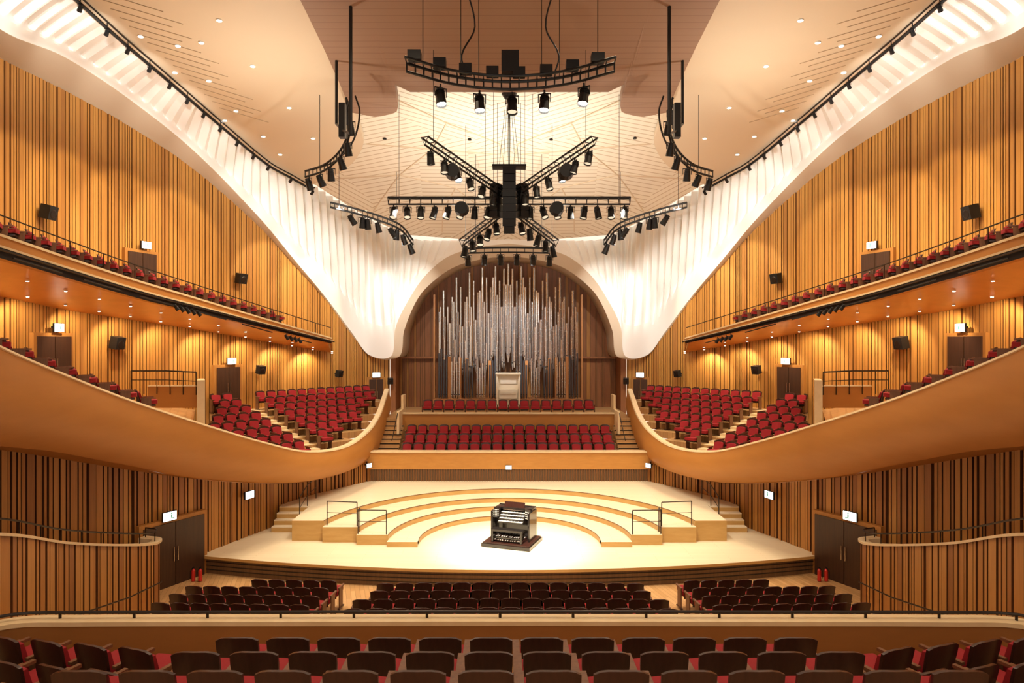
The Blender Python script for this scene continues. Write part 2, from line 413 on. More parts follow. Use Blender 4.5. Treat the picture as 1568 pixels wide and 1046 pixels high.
for sx in(-1,1):
    for x0,y0,z,n in((4.15,7.9,2.82,5),(4.0,7.05,2.98,6),(4.2,6.2,3.2,6)):
        for i in range(n):
            a=math.radians(10)
            dx,dy=math.cos(a),math.sin(a)
            seat(sx*(x0+i*.57*dx),y0+i*.57*dy,z,(-sx*math.sin(math.radians(20)),math.cos(math.radians(20))))
mb=MB()
mb.box((0,8.3,2.72),(15,1.85,.2),0)
mb.box((0,7.9,2.90),(7.5,.95,.10),0)
for k in range(1,9):
    y1=7.42-.9*(k-1);z=2.95+.25*k;mb.box((0,y1-.45,z-.25),(7.5 if k<3 else 15,.9,.5),0)
for sx in(-1,1):
    for k in(1,2):
        mb.box((sx*5.7,6.9-.85*(k-1),2.85+.19*k-.15),(3.6,.95,.3),0,rz(sx*math.radians(10)).to_3x3())
mb.obj('floor_balcony_front',[FLR])
# front parapet with rail
mb=MB()
pth=spl([(-7.9,5.5,3.38),(-7.6,7.6,3.38),(-7.25,8.8,3.38),(-6.8,9.25,3.38),(-6,9.32,3.38),(-3,9.34,3.38),(0,9.35,3.38),(3,9.34,3.38),(6,9.32,3.38),(6.8,9.25,3.38),(7.25,8.8,3.38),(7.6,7.6,3.38),(7.9,5.5,3.38)],step=.2)
gg=[]
for i,p in enumerate(pth):
    n=outn(pth,i);c=V((p[0],p[1],0));z=p[2]
    gg.append([c-n*.1+V((0,0,2.5)),c-n*.1+V((0,0,z-.12)),c-n*.14+V((0,0,z-.12)),c-n*.14+V((0,0,z-.06)),c+n*.12+V((0,0,z-.06)),c+n*.12+V((0,0,1.9))])
mb.grid(gg,0,lambda a,b:1 if b in(2,3) else 0)
rp=[V((p[0],p[1],p[2]+.02)) for p in pth];mb.tube(rp,.022,8,2)
L=0
for i in range(1,len(rp)):
    L+=(rp[i]-rp[i-1]).length
    if L>.84:L=0;mb.cyl(rp[i]-V((0,0,.09)),rp[i]+V((0,0,.01)),.02,.02,6,2)
mb.obj('balcony_parapet',[PIN,CREAM,DKM],True)

# hall floor and stalls seats
mb=MB();mb.grid([[V((x,y,-.6+max(0,19.9-y)*.13)) for x in(-15,-5,0,5,15)] for y in(5,10,15,19.9,23.2)],0)
mb.obj('floor',[FLR])
def fz(y): return -.6+max(0,19.9-y)*.13
st=MB()
for r in range(7):
    D=19.35-r*.9;n=14 if r<2 else 15
    for i in range(n):
        x=(i-(n-1)/2)*.535;st.add(SL,seatM(x,D-.006*x*x,fz(D)+.05,(0,1)))
st.obj('stalls_seating',SM,True)
st=MB()
for r in range(7):
    D=19.6-r*.9;n=(5,8,8,8,8,8,8)[r]
    for i in range(n):
        x=-5.1-i*.5;y=D+ i*.03
        st.add(SL,seatM(x,y,fz(y)+.05,(.12,1)))
both(st,'stalls_seating_left','stalls_seating_right',SM,True)
mb=MB()
for o_ in(0,.22):
    x,y=-10.15+o_,21.9
    mb.cyl((x,y,-.58),(x,y,-.25),.06,.06,12,0);mb.cyl((x,y,-.25),(x,y,-.19),.06,.025,12,0);mb.box((x,y-.02,-.16),(.035,.12,.035),1);mb.tube([V((x,y,-.18)),V((x-.08,y-.04,-.25)),V((x-.08,y-.05,-.48))],.01,5,1)
both(mb,'fire_extinguisher','fire_extinguisher',[EXT,BLK],True)

# side terrace seats along parapet and balcony
st=MB();acc=0
for i in range(1,len(PP)):
    a=PP[i-1];b=PP[i];acc+=math.hypot(b[0]-a[0],b[1]-a[1])
    if b[1]>21.0:break
    if acc>.56 and b[1]>9:
        acc=0;n=outn(PP,i);d=(-n+V((0,.9,0))).normalized()
        for o,dz in((.6,-.22),(1.5,-.04)):
            st.add(SL,seatM(b[0]+n.x*o,b[1]+n.y*o,b[2]+dz,(d.x,d.y)))
both(st,'terrace_seating_left','terrace_seating_right',SM,True)
st=MB();acc=0
for i in range(1,len(FB)):
    a=FB[i-1];b=FB[i];acc+=math.hypot(b[0]-a[0],b[1]-a[1])
    if b[1]>31.5:break
    if acc>.58 and b[1]>8:
        acc=0;n=outn(FB,i);d=(-n*1.2+V((0,.6,0))).normalized()
        st.add(SL,seatM(b[0]+n.x*.55,b[1]+n.y*.55,b[2]-.18,(d.x,d.y)))
both(st,'balcony_seating_left','balcony_seating_right',SM,True)
# terrace block
O=V((-11.6,32,0));U=V((.67,.743,0)).normalized();N=V((.743,-.669,0)).normalized()
def inside(p,z,m=.3): return p.x>-9.95-(p.y-22)*.446+m and p.x<interp(PX,p.y)-m and p.y<38.2 and z>interp(PB,p.y)+.4
st=MB();tf=MB()
for k in range(-2,8):
    z=3.9-.225*max(k,0)
    def rng(d0,d1,m):
        ts=[t*.1 for t in range(-70,90) if inside(O+U*t*.1+N*d0,z,m) and inside(O+U*t*.1+N*d1,z,m)]
        return (ts[0],ts[-1]) if ts else None
    r=rng(k*.86-.3,k*.86+.56,.28)
    if r:
        t0,t1=r;c=O+U*(t0+t1)/2+N*(k*.86+.13);c.z=z-.15
        RR=Matrix.Rotation(math.atan2(U.y,U.x),3,'Z')
        tf.box(c,(t1-t0,.87,.3),0,RR)
        if t0<-.7<t1:
            c=O+U*(-.7)+N*(k*.86+.13+.215)
            c2=O+U*(-.7)+N*(k*.86-.085);c2.z=z+.06 if k>0 else z-.05
            tf.box(c2,(.95,.43,.13),1,RR);c.z=z-.04;tf.box(c,(.95,.43,.12),1,RR)
    if k<0:continue
    r=rng(k*.86-.25,k*.86+.35,.5)
    if not r:continue
    t=-.7-.8
    while t>max(r[0],-6):
        p=O+U*t+N*k*.86;st.add(SL,seatM(p.x,p.y,z,(N.x,N.y)));t-=.55
    t=-.7+.8
    while t<r[1] and t<7:
        p=O+U*t+N*k*.86;st.add(SL,seatM(p.x,p.y,z,(N.x,N.y)));t+=.55
both(st,'terrace_block_seating_left','terrace_block_seating_right',SM,True)
both(tf,'floor_terrace_steps_left','floor_terrace_steps_right',[STEP,CREAM])

# ---------------------------------------------------------------- chorus stalls behind stage
mb=MB()
mb.box((0,31.35,.9),(12.9,.3,1.0),0)
for i in range(110):
    x=-6.3+i*.116;mb.box((x,31.17,.98),(.05,.06,.56),1)
mb.box((0,31.30,1.65),(12.9,.34,.76),2);mb.box((0,31.28,2.06),(12.9,.42,.07),3)
mb.obj('wall_stage_back',[DSL,WG,BAND,CREAM])
mb=MB()
for k,(D,z) in enumerate(((32.2,1.42),(33.0,1.75),(33.8,2.08))):
    mb.box((0,D+.05,z/2+.3),(10.6,.84,z-.6),0)
mb.box((0,37.8,2.1),(12.7,6.3,2.2),0)
mb.box((0,34.65,3.02),(10.9,.16,.9),2);mb.box((0,34.62,3.46),(11.0,.26,.07),1)
for sx in(-1,1):
    for i in range(11):
        z=1.3+i*.175;mb.box((sx*5.75,31.55+i*.32,z/2+.3),(.95,.34,z-.6),0)
        mb.box((sx*5.75,31.40+i*.32,z-.02),(.95,.05,.05),3)
    mb.box((sx*5.42,34.2,3.1),(.12,1.5,1.1),1);mb.box((sx*5.42,35.3,3.75),(.12,.9,1.2),1)
    mb.tube([V((sx*5.42,31.7,2.5)),V((sx*5.42,33.4,3.6))],.02,6,3)
mb.obj('chorus_platform',[STEP,CREAM,PAR,DKM])
st=MB()
for D,z,n in((32.2,1.42,19),(33.0,1.75,19),(33.8,2.08,19)):
    for i in range(n):st.add(SL,seatM((i-(n-1)/2)*.535,D,z,(0,-1)))
for i in range(16):st.add(SL,seatM((i-7.5)*.56,35.4,3.2,(0,-1)))
st.obj('chorus_seating',SM,True)

# organ niche
mb=MB();slats(mb,[(x*.2,40.6,2.9,12.6) for x in range(-33,34)],5,-1,.02,.07)
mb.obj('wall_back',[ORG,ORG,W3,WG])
mb=MB()
for sx in(-1,1):
    mb.box((sx*6.55,39.7,4.7),(.3,1.8,3.4),0)
mb.box((0,40.45,6.15),(12.7,.15,.12),0)
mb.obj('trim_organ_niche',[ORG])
# organ
mb=MB();rnd=random.Random(4)
def pipe(x,y,zb,zt,r,m):
    for sx in((-1,1) if x>.01 else (1,)):
        mb.cyl((sx*x,y,zb),(sx*x,y,zb+r*4.5),r*.3,r,10,m,False)
        mb.cyl((sx*x,y,zb+r*4.5),(sx*x,y,zt),r,r,10,m)
        mb.box((sx*x,y-r*.93,zb+r*5.6),(r*1.0,r*.25,r*.8),2)
def yz(py,D): return WZ(py,D)
tops=[404,412,430,408,440,425,410,448,430,418,462,440,425,455,470,445,478]
for i,tp in enumerate(tops):
    x=i*.252;pipe(x,39.9,yz(555+((i*11)%40),39.9),yz(tp,39.9),(.085,.07,.06)[i%3],0)
tops=[436,470,452,425,480,462,445,490,470,455,500,478,462,505,485,470]
for i,tp in enumerate(tops):
    x=.126+i*.252;pipe(x,39.5,yz(540+((i*17)%45),39.5),yz(tp,39.5),(.055,.065,.045)[i%3],0)
for i in range(14):
    x=.05+i*.30
    pipe(x,39.15,yz(560+((i*13)%35)-10,39.15),yz(482+((i*23)%48),39.15),(.05,.06)[i%2],0)
for i in range(24):
    x=.75+i*.145
    if i%5==3:continue
    m=1 if (i%9)<4 or x>3.3 else 0
    pipe(x,38.85,yz(612,38.85),yz(545+((i*7)%24)-(14 if x>3 else 0),38.85),.052,m)
for sx in(-1,1):
    for x in(1.05,2.35,2.75,3.35):
        mb.box((sx*x,38.95,4.6),(.16,.2,2.6+(x*.2)),3)
    mb.box((sx*4.25,39.5,6.5),(.1,.5,6.6),3)
mb.box((0,39.2,3.5),(8.5,1.2,.7),3)
mb.box((0,38.6,4.35),(1.35,.6,1.9),4);mb.box((0,38.25,4.15),(1.0,.25,.5),5)
for k in range(3):mb.box((0,38.2-.05*k,4.4-.1*k),(.85,.12,.03),5)
mb.box((0,38.27,4.95),(.9,.06,.45),5);mb.box((0,38.3,5.3),(1.42,.7,.06),4);mb.box((-.62,38.25,4.35),(.1,.3,1.9),4);mb.box((.62,38.25,4.35),(.1,.3,1.9),4)
mb.obj('pipe_organ',[SILV,PDK,BLK,PWD,CON,IVO],True)

# ---------------------------------------------------------------- stage
LB=[(6.35,31.25),(8.3,28.3),(9.35,25.5),(10.45,22.5),(11,21)]
def yb(x): return interp(LB,abs(x))
def cols(mb,xs,ffn,bfn,z0,z1,mt,ms):
    for x0,x1 in zip(xs,xs[1:]):
        xa,xb=x0+1e-5,x1-1e-5
        a=V((x0,ffn(xa),z1));b=V((x1,ffn(xb),z1));c=V((x1,bfn(xb),z1));d=V((x0,bfn(xa),z1))
        dn=V((0,0,z0-z1))
        mb.poly([a,b,c,d],mt);mb.poly([a,a+dn,b+dn,b],ms)
        mb.poly([d,c,c+dn,d+dn],ms)
        if x0==xs[0]:mb.poly([a,d,d+dn,a+dn],ms)
        if x1==xs[-1]:mb.poly([b,b+dn,c+dn,c],ms)
sf=lambda x:22.65-1.45*(1-(x/10.35)**2)
xs=[-10.35+i*.345 for i in range(61)]
mb=MB();cols(mb,xs,sf,lambda x:yb(x)+.05,-.09,0,0,1)
cols(mb,xs,lambda x:sf(x)+.12,lambda x:yb(x),-.6,-.09,1,2)
for k in range(3):
    mb.tube([V((x,sf(x)+.1,-.2-.13*k)) for x in xs],.012,4,3)
mb.obj('stage_floor',[STG,RIS,DSL,BLK])
rings=[(23.93,3.17,4.23,23.55),(23.67,4.23,5.33,23.8),(23.2,5.40,6.6,24.1),(22.8,6.77,7.74,24.3)]
mb=MB()
for k,(c,R,xo,ye) in enumerate(rings):
    xi=math.sqrt(R*R-(ye-c)**2)
    if k==0:xi=R
    half=[R*math.sin(t/24*math.asin(min(1,xi/R))) for t in range(25)]+[xo]
    xs=[-x for x in half[::-1]]+half[1:]
    def ff(x,c=c,R=R,xi=xi,ye=ye):
        return c+math.sqrt(max(0,R*R-x*x)) if abs(x)<xi else ye
    z=.18*(k+1)
    cols(mb,xs,ff,lambda x:min(31.2,yb(x)),0.001,z,0,1)
    mb.tube([V((x,ff(x+(-1e-4 if x>0 else 1e-4)),z)) for x in xs[1:-1]],.014,4,2)
for sx in(-1,1):
    xs=[7.74,8.2,8.7,9.15]
    if sx<0:xs=[-x for x in xs[::-1]]
    cols(mb,xs,lambda x:26.6,lambda x:max(26.7,yb(x)),.001,.72,0,1)
    for i in range(4):
        mb.box((sx*8.3,25.55+i*.3,.09*(i+1)),(1.1,.32,.18*(i+1)-.002),1);mb.box((sx*8.3,25.55+i*.3,.18*(i+1)),(1.1,.33,.03),0)
mb.obj('stage_riser_platforms',[STG,RIS,ARM])
mb=MB()
def railing(pts):
    mb.tube(pts,.02,6,0);mb.tube([p-V((0,0,.4)) for p in pts],.012,6,0)
    for p in pts:mb.cyl(p,p-V((0,0,.85)),.018,.018,6,0)
for sx in(-1,1):
    railing([V((sx*6.5,24.35,1.4)),V((sx*5.4,24.2,1.4))])
    railing([V((sx*5.3,24.2,1.2)),V((sx*5.3,23.9,1.2)),V((sx*4.3,23.85,1.2))])
    railing([V((sx*7.8,25.4,1.3)),V((sx*7.8,26.4,1.55)),V((sx*7.8,27.6,1.6))])
mb.obj('stage_handrails',[DKM])

# organ console on stage
mb=MB()
mb.box((0,0,.07),(1.85,1.55,.10),0);mb.box((0,0,.14),(1.75,1.45,.05),2)
for x in(-.8,.8):
    for y in(-.6,.6):mb.cyl((x-.03,y,.03),(x+.03,y,.03),.035,.035,8,3)
for i in range(30):
    mb.box((-.58+i*.04,-.28,.24+.02*abs(i-15)/15),(.022,.62,.03),1 if i%12 in(1,3,6,8,10) else 2)
mb.box((0,.35,.55),(1.35,.5,.8),0)
for sx in(-1,1):
    mb.box((sx*.72,.18,.62),(.07,.85,1.05),0)
    mb.box((sx*.60,.0,1.05),(.24,.06,.36),0,rz(sx*math.radians(-28)).to_3x3())
    for a in range(4):
        for b in range(4):
            mb.cyl((sx*(.54+.045*b),-.035+.024*b*-1,.93+.075*a),(sx*(.54+.045*b),-.075-.024*b,.93+.075*a),.013,.013,6,1)
for k in range(4):
    y=-.16+.11*k;z=.80+.085*k
    mb.box((0,y,z-.03),(.98,.16,.05),0)
    mb.box((0,y-.01,z+.004),(.92,.14,.02),1)
    for j in range(25):
        if j%7 in(2,6):continue
        mb.box((-.44+j*.0365,y+.02,z+.022),(.014,.085,.016),0)
mb.box((0,.40,1.18),(1.44,.42,.06),0);mb.box((0,.62,.75),(1.44,.06,.95),0)
mb.box((0,.27,1.27),(.8,.03,.26),2,Matrix.Rotation(math.radians(-18),3,'X'))
mb.box((0,.17,1.14),(.82,.06,.02),3)
mb.box((0,-.48,.58),(1.2,.32,.07),0)
for x in(-.55,.55):mb.box((x,-.48,.35),(.06,.3,.42),0)
mb.box((0,-.48,.3),(1.05,.05,.05),0)
o=mb.obj('organ_console',[GBK,IVO,SBK,CHR]);o.location=(.1,24.0,0);o.rotation_euler=(0,0,math.radians(-20));o.scale=(.95,.95,1)

# vomitory side boxes at stalls level
mb=MB()
BX=spl([(-9.1,8.5,4.7),(-9.7,13,3.45),(-10.1,15.5,2.55),(-10.25,18,1.76),(-10.2,19.5,1.35),(-10.45,20.3,1.25),(-11.0,20.5,1.25)],step=.1)
slats(mb,[(p[0],p[1],-.8,p[2]-.05) for p in BX],21,1,.02,.05)
gg=[];rl=[]
for i,p in enumerate(BX):
    n=outn(BX,i);c=V((p[0],p[1],p[2]))
    gg.append([c-n*.08-V((0,0,.06)),c-n*.08,c+n*.2,c+n*.2-V((0,0,1.6))]);rl.append(c+n*.06+V((0,0,.28)))
mb.grid(gg,4)
mb.tube(rl[::3],.022,6,5)
for i in range(0,len(rl),9):mb.cyl(rl[i],rl[i]-V((0,0,.3)),.015,.015,5,5)
h=[V((-9.95,15.5,.85)),V((-10.05,18,.35)),V((-10.0,19.6,.2))];mb.tube(h,.02,6,5)
both(mb,'stalls_side_box_left','stalls_side_box_right',XM+[CREAM,DKM])

# ---------------------------------------------------------------- doors, signs, speakers
def onwall(px,py,path=WP,extra=0):
    p,n=wfind(px,path);D=p.y;p=V((p.x,p.y,WZ(py,D)));return p+n*extra,n
def basis(n):
    t=V((-n.y,n.x,0));return Matrix((( t.x,n.x,0),(t.y,n.y,0),(0,0,1)))
def door(px,pt,h,w,path,name='door'):
    p,n=onwall(px,pt,path);R=basis(n)
    for sx in(1,-1):
        mb=MB()
        mb.box(R@V((0,.14,-h/2)),(w+.24,.16,h+.1),1,R);mb.box(R@V((-w/4,.235,-h/2-.03)),(w/2-.03,.05,h-.08),0,R);mb.box(R@V((w/4,.235,-h/2-.03)),(w/2-.03,.05,h-.08),0,R)
        for k in(-1,1):mb.cyl(R@V((k*.07,.29,-h/2-.2)),R@V((k*.07,.29,-h/2+.25)),.014,.014,6,2)
        mb.v=[v+p for v in mb.v]
        (mb if sx==1 else mb.mir()).obj(name,[DOOR,W3,CHR])
dn=0
for px,pt,h,w,path in((72,512,2.15,1.7,WP),(345,560,2.05,1.25,WP),(213,385,2.0,1.4,WP),(578,579,1.95,.8,WP),(258,794,2.2,2.2,LW)):  # lower-wall entry: dark closed leaves stand in for a shaded open doorway
    dn+=1;door(px,pt,h,w,path,'door_%d'%dn)
def sign(px,py,path,s=.3):
    p,n=onwall(px,py,path,.28);R=basis(n)
    for sx in(1,-1):
        mb=MB();mb.box(p,(s*1.6,.06,s),0,R);mb.box(p+R@V((0,.035,0)),(s*1.5,.02,s*.9),1,R)
        mb.box(p+R@V((0,-.12,s*.1)),(.06,.22,.06),0,R)
        mb.box(p+R@V((.05,.048,.0)),(s*.13,.006,s*.35),2,R);mb.box(p+R@V((.05,.048,s*.26)),(s*.13,.006,s*.13),2,R);mb.box(p+R@V((.1,.048,-s*.22)),(s*.35,.006,s*.08),2,R)
        (mb if sx==1 else mb.mir()).obj('exit_sign',[BLK,SIGN,SGREEN])
for px,py,path,s in((76,502,WP,.3),(348,553,WP,.3),(577,574,WP,.28),(215,376,WP,.3),(250,789,LW,.3),(370,757,LW,.28),(560,712,LW,.2)):sign(px,py,path,s)
mb=MB();mb.box((0,31.1,1.36),(.28,.05,.2),0);mb.box((0,31.07,1.36),(.26,.02,.18),1);mb.obj('exit_sign',[BLK,SIGN])
for px,py,s in((57,325,.42),(364,427,.42),(168,525,.42),(395,566,.36),(515,572,.32),(608,583,.3)):
    p,n=onwall(px,py,WP,.35);R=basis(n)
    for sx in(1,-1):
        mb=MB();Rt=R@Matrix.Rotation(math.radians(-12),3,'X')
        mb.box(p,(s,s*.8,s*1.1),0,Rt);mb.cyl(p+Rt@V((0,s*.4,-.08*s)),p+Rt@V((0,s*.43,-.08*s)),s*.36,s*.3,14,1)
        mb.box(p-R@V((0,.25,0)),(.06,.4,.06),0,R)
        (mb if sx==1 else mb.mir()).obj('wall_speaker',[BLK,DKM])

# ---------------------------------------------------------------- rigging
def fixture(mb,p,d,s=1.0,on=0):
    p=V(p);d=V(d).normalized()
    c=p-V((0,0,.34*s))
    side=d.cross(V((0,0,1)))
    if side.length<.1:side=V((1,0,0))
    side.normalize();u=side.cross(d)
    mb.cyl(p,p-V((0,0,.1*s)),.03*s,.03*s,6,0)
    mb.box(p-V((0,0,.11*s)),(.36*s,.03*s,.03*s),0,Matrix((side,side.cross(V((0,0,1))),V((0,0,1)))).transposed())
    for k in(-1,1):mb.cyl(p-V((0,0,.11*s))+side*k*.17*s,c+side*k*.17*s,.014*s,.014*s,5,0)
    mb.cyl(c-d*.24*s,c+d*.02*s,.10*s,.13*s,10,0);mb.cyl(c+d*.02*s,c+d*.26*s,.13*s,.15*s,10,0,False)
    mb.cyl(c+d*.2*s,c+d*.21*s,.13*s,.13*s,12,1+on)
    for k in(-1,0,1):mb.cyl(c-d*(.1+.05*k)*s,c-d*(.09+.05*k)*s,.14*s,.14*s,10,0)
RM=[BLK,LENSO,LENS]
def lift(p): return V((p[0],p[1],ceil_z(p[1])))
mb=MB()
pa=spl([(-2.8,18.4,14.6),(-1.5,19.35,14.6),(0,19.7,14.6),(1.5,19.35,14.6),(2.8,18.4,14.6)],6)
for dz,r in((0,.045),(-.22,.04)):mb.tube([V(p)+V((0,0,dz)) for p in pa],r,6,0)
mb.tube([V(p)+V((0,-.3,.05)) for p in pa],.04,6,0)
for i,p in enumerate(pa):
    mb.cyl(V(p),V(p)+V((0,0,-.22)),.025,.025,5,0);mb.cyl(V(p),V(p)+V((0,-.3,.05)),.02,.02,5,0)
    if i%3==1:mb.box(V(p)+V((0,-.15,.2)),(.35,.3,.25),0)
for x,on in((-1.95,1),(-.88,1),(.06,0),(.98,1),(2.05,1)):
    y=19.7-.166*x*x;fixture(mb,(x,y,14.3),(-.08*x,-.25,-1),1.05,on)
for x in(-2.4,-1.4,-.9,.9,1.4,2.4):
    y=19.7-.166*x*x;mb.cyl((x,y,14.6),(x,y,ceil_z(y)-.5),.012,.012,5,0)
mb.box((0,19.6,15.1),(.5,.4,.6),0)
for x in(-1.25,1.25):mb.tube(spl([(x,19.2,17.1),(x*.8,19.3,16),(x*1.1,19.3,15.2),(x,19.4,14.7)],5),.025,5,0)
mb.obj('lighting_truss',RM)
mb=MB()
hub=V((0,26.5,WZ(303,26.5)))
def beam(a,b,nf,s=1.,onp=()):
    a=V(a);b=V(b);dr=(b-a);sd=V((-dr.y,dr.x,0)).normalized()*.14
    for o in(sd,-sd):mb.tube([a+o,b+o],.035,6,0)
    mb.tube([a-V((0,0,.25)),b-V((0,0,.25))],.035,6,0)
    n=max(4,int(dr.length/.4))
    for i in range(n+1):
        p=a.lerp(b,i/n);mb.tube([p+sd,p-V((0,0,.25)),p-sd,p+sd],.016,4,0)
    for i in range(nf):
        p=a.lerp(b,(i+.4)/nf)-V((0,0,.25));fixture(mb,p,(random.uniform(-.3,.3),random.uniform(-.5,.1),-1),s,1 if i in onp else 0)
    for t in(.1,.9):
        p=a.lerp(b,t);mb.cyl(p,(p.x,p.y,ceil_z(p.y)),.01,.01,4,0)
for sx in(-1,1):
    beam(V((sx*WX(965,26.5),26.5,hub.z)),hub+V((sx*.5,0,0)),8,.95,())
    q=at(650,210,22.5);beam((sx*abs(q.x),22.5,q.z),hub+V((sx*.35,-.4,.25)),6,.9,(2,))
    q=at(708,368,29);beam((sx*abs(q.x),29,q.z),hub+V((sx*.3,.4,-.4)),5,.95,())
    for k,(pp) in enumerate((at(693,258,23.6),at(707,315,25.8))):
        c=V((sx*abs(pp.x),pp.y,pp.z-.1));mb.cyl(c+V((0,-.2,0)),c+V((0,.2,0)),.24,.28,12,0)
mb.obj('lighting_truss',RM)
mb=MB()
for k in range(9):
    mb.box(hub+V((0,-.5-.003*k*k,.9-.28*k)),(.5 if k<8 else .4,.5,.26),0,Matrix.Rotation(math.radians(2*k),3,'X'))
    if 1<k<7:
        for sx in(-1,1):mb.box(hub+V((sx*.5,-.35,.75-.26*k+.1)),(.34,.42,.24),0,rz(sx*.5).to_3x3())
mb.box(hub+V((0,-.2,1.15)),(1.3,.6,.08),0)
mb.cyl(hub+V((0,0,1.1)),lift(hub),.03,.03,6,0);mb.cyl(lift(hub)-V((0,0,.15)),lift(hub),.2,.3,14,0)
for k in range(6):mb.cyl(hub+V((-.4+.16*k,0,1.1)),lift(hub)+V((-.1+.04*k,0,0)),.012,.012,4,0)
mb.obj('line_array_speaker_cluster',[BLK])
mb=MB()
pa=[V((x,31.2-.06*x*x,WZ(379,31.2)-.02*x*x)) for x in[-1.85+.37*i for i in range(11)]]
mb.tube(pa,.045,6,0);mb.tube([p-V((0,0,.22)) for p in pa],.035,6,0)
for i,p in enumerate(pa):
    mb.cyl(p,p-V((0,0,.22)),.02,.02,4,0)
    if i%2==0:fixture(mb,p-V((0,0,.22)),(0,.5,-1),.95,1 if i in(4,6) else 0)
for x in(-1.5,1.5):mb.cyl((x,31,11.3),(x,31,ceil_z(31)),.012,.012,4,0)
mb.obj('lighting_truss',RM)
mb=MB()
p4=spl([tuple(at(468,262,28)),tuple(at(497,252,27.4)),tuple(at(520,232,26.6)),tuple(at(533,205,25.6)),tuple(at(537,172,24.6)),tuple(at(530,150,24.0))],5)
for dz in(0,-.24):mb.tube([V(p)+V((0,0,dz)) for p in p4],.045,6,0)
for i,p in enumerate(p4):mb.cyl(V(p),V(p)-V((0,0,.24)),.025,.025,4,0)
mb.tube([V(p)+V((.3,.1,.1)) for p in p4],.035,6,0)
for i in(1,4,7,11,15,20,24):
    p=V(p4[min(i,len(p4)-1)])-V((0,0,.24));fixture(mb,p,(random.uniform(0,.6),.3,-1),1.0,1 if i in(7,) else 0)
mb.cyl(at(515,190,23.5),V((WX(515,23.5),23.5,ceil_z(23.5)-.3)),.05,.05,8,0)
mb.cyl(at(536,205,20.5),V((WX(536,20.5),20.5,ceil_z(20.5)-.3)),.055,.055,8,0)
q=at(524,185,22);mb.box(q,(.2,.25,1.1),0);mb.tube([at(515,190,23.5),at(524,200,22),at(536,205,20.5)],.04,6,0)
mb.tube([V((WX(490,26),26,13.6)),V((WX(490,26),26,ceil_z(26)-.3))],.012,4,0)
both(mb,'lighting_truss','lighting_truss',RM)
mb=MB()
p5=spl([tuple(at(507,310,31)),tuple(at(540,318,31.5)),tuple(at(580,330,32)),tuple(at(615,345,32.4)),tuple(at(634,368,32.4))],5)
for dz in(0,-.22):mb.tube([V(p)+V((0,0,dz)) for p in p5],.045,6,0)
for i,p in enumerate(p5):
    mb.cyl(V(p),V(p)-V((0,0,.22)),.02,.02,4,0)
for i in(5,7,8,10,13,14,16,19):
    fixture(mb,V(p5[i])-V((0,0,.22)),(random.uniform(-.2,.8),.2,-.9),1.0,1 if i in(13,) else 0)
for i in(2,14):mb.cyl(V(p5[i]),lift(p5[i]),.012,.012,4,0)
both(mb,'lighting_truss','lighting_truss',RM)
mb=MB();tr=[V((r[6]+.30,r[7]-.1,r[8]-.5)) for r in CR if r[7]>9 and r[7]<33.0 and r[6]<-9.6]
tr=tr[::7];mb.tube(tr,.055,6,0);mb.tube([p+V((.12,0,.10)) for p in tr],.03,5,0)
L=0
for a,b in zip(tr,tr[1:]):
    L+=(b-a).length
    if L>1.0:L=0;fixture(mb,b+V((0,0,.05)),(-.6,.5,-.6),.48,0);mb.cyl(b,b+V((0,0,.45)),.015,.015,4,0)
both(mb,'track_light_rail','track_light_rail',RM)
mb=MB()
for i in range(6,len(FB)-2,9):
    mb.tube([V(FB[k][:3])+V((.3,0,-.62)) for k in range(max(0,i-3),min(len(FB),i+4))],.025,5,0)
for c in range(len(FB)):
    px=780+FB[c][0]/FB[c][1]*F if FB[c][1]>3 else -999
    if 255<px<300 or 425<px<450:fixture(mb,V(FB[c][:3])+V((.32,0,-.5)),(.6,.4,-1),.5,0)
both(mb,'balcony_spot_rail','balcony_spot_rail',RM)

# ---------------------------------------------------------------- lamps
WARM=(1,.82,.57);WARMW=(1,.90,.74);COOL=(1,.97,.90)
K=1.22
def spot(name,loc,tgt,pw,ang=60,blend=.6,col=WARM,r=.12):
    l=bpy.data.lights.new(name,'SPOT');l.energy=pw*K;l.spot_size=math.radians(ang);l.spot_blend=blend;l.color=col;l.shadow_soft_size=r
    o=bpy.data.objects.new(name,l);o.location=loc;d=V(tgt)-V(loc);o.rotation_euler=d.to_track_quat('-Z','Y').to_euler();bpy.context.scene.collection.objects.link(o)
dl=MB()
def disc(p,r=.09,m=0):
    dl.cyl(p+V((0,0,.02)),p-V((0,0,.015)),r*1.35,r*1.3,12,0);dl.cyl(p-V((0,0,.012)),p-V((0,0,.022)),r,r,12,1)
DL=[(335,15),(387,87),(443,152),(480,200),(320,110),(362,157),(404,197),(272,55),(268,97),(308,50),(215,40),(345,172),(430,225)]
for i,(px,py) in enumerate(DL):
    p=ceil_at(px,py)
    p.z-=.33
    for sx in(1,-1):
        q=V((p.x*sx,p.y,p.z));disc(q,.075)
        if i in(0,1,2,3,5,7):spot('ceiling_downlight_lamp',q-V((0,0,.06)),q+V((-sx*1.5,0,-10)),1000,105,.8,WARM,.1)
for y in(8,14,20):
    for x in(-3,3):
        q=V((x,y,ceil_z(y)-.5));disc(q,.08);spot('ceiling_downlight_lamp',q-V((0,0,.06)),q+V((0,1,-10)),1100,115,.8,WARM,.1)
for (px,y) in((590,212),(720,213),(845,213),(973,211)):
    p=ceil_at(px,y);dl.cyl(p,p-V((0,0,.05)),.08,.08,10,2)
for k in range(4,len(FB),5):
    p=FB[k]
    if p[1]<9:continue
    a=V((p[0],p[1],p[2]-.62));b=V((p[3],p[4],p[5]))
    for sx in(1,-1):
        for t in(.35,.8):
            q=a.lerp(b,t);q.z-=.02;q.x*=sx;disc(q,.04)
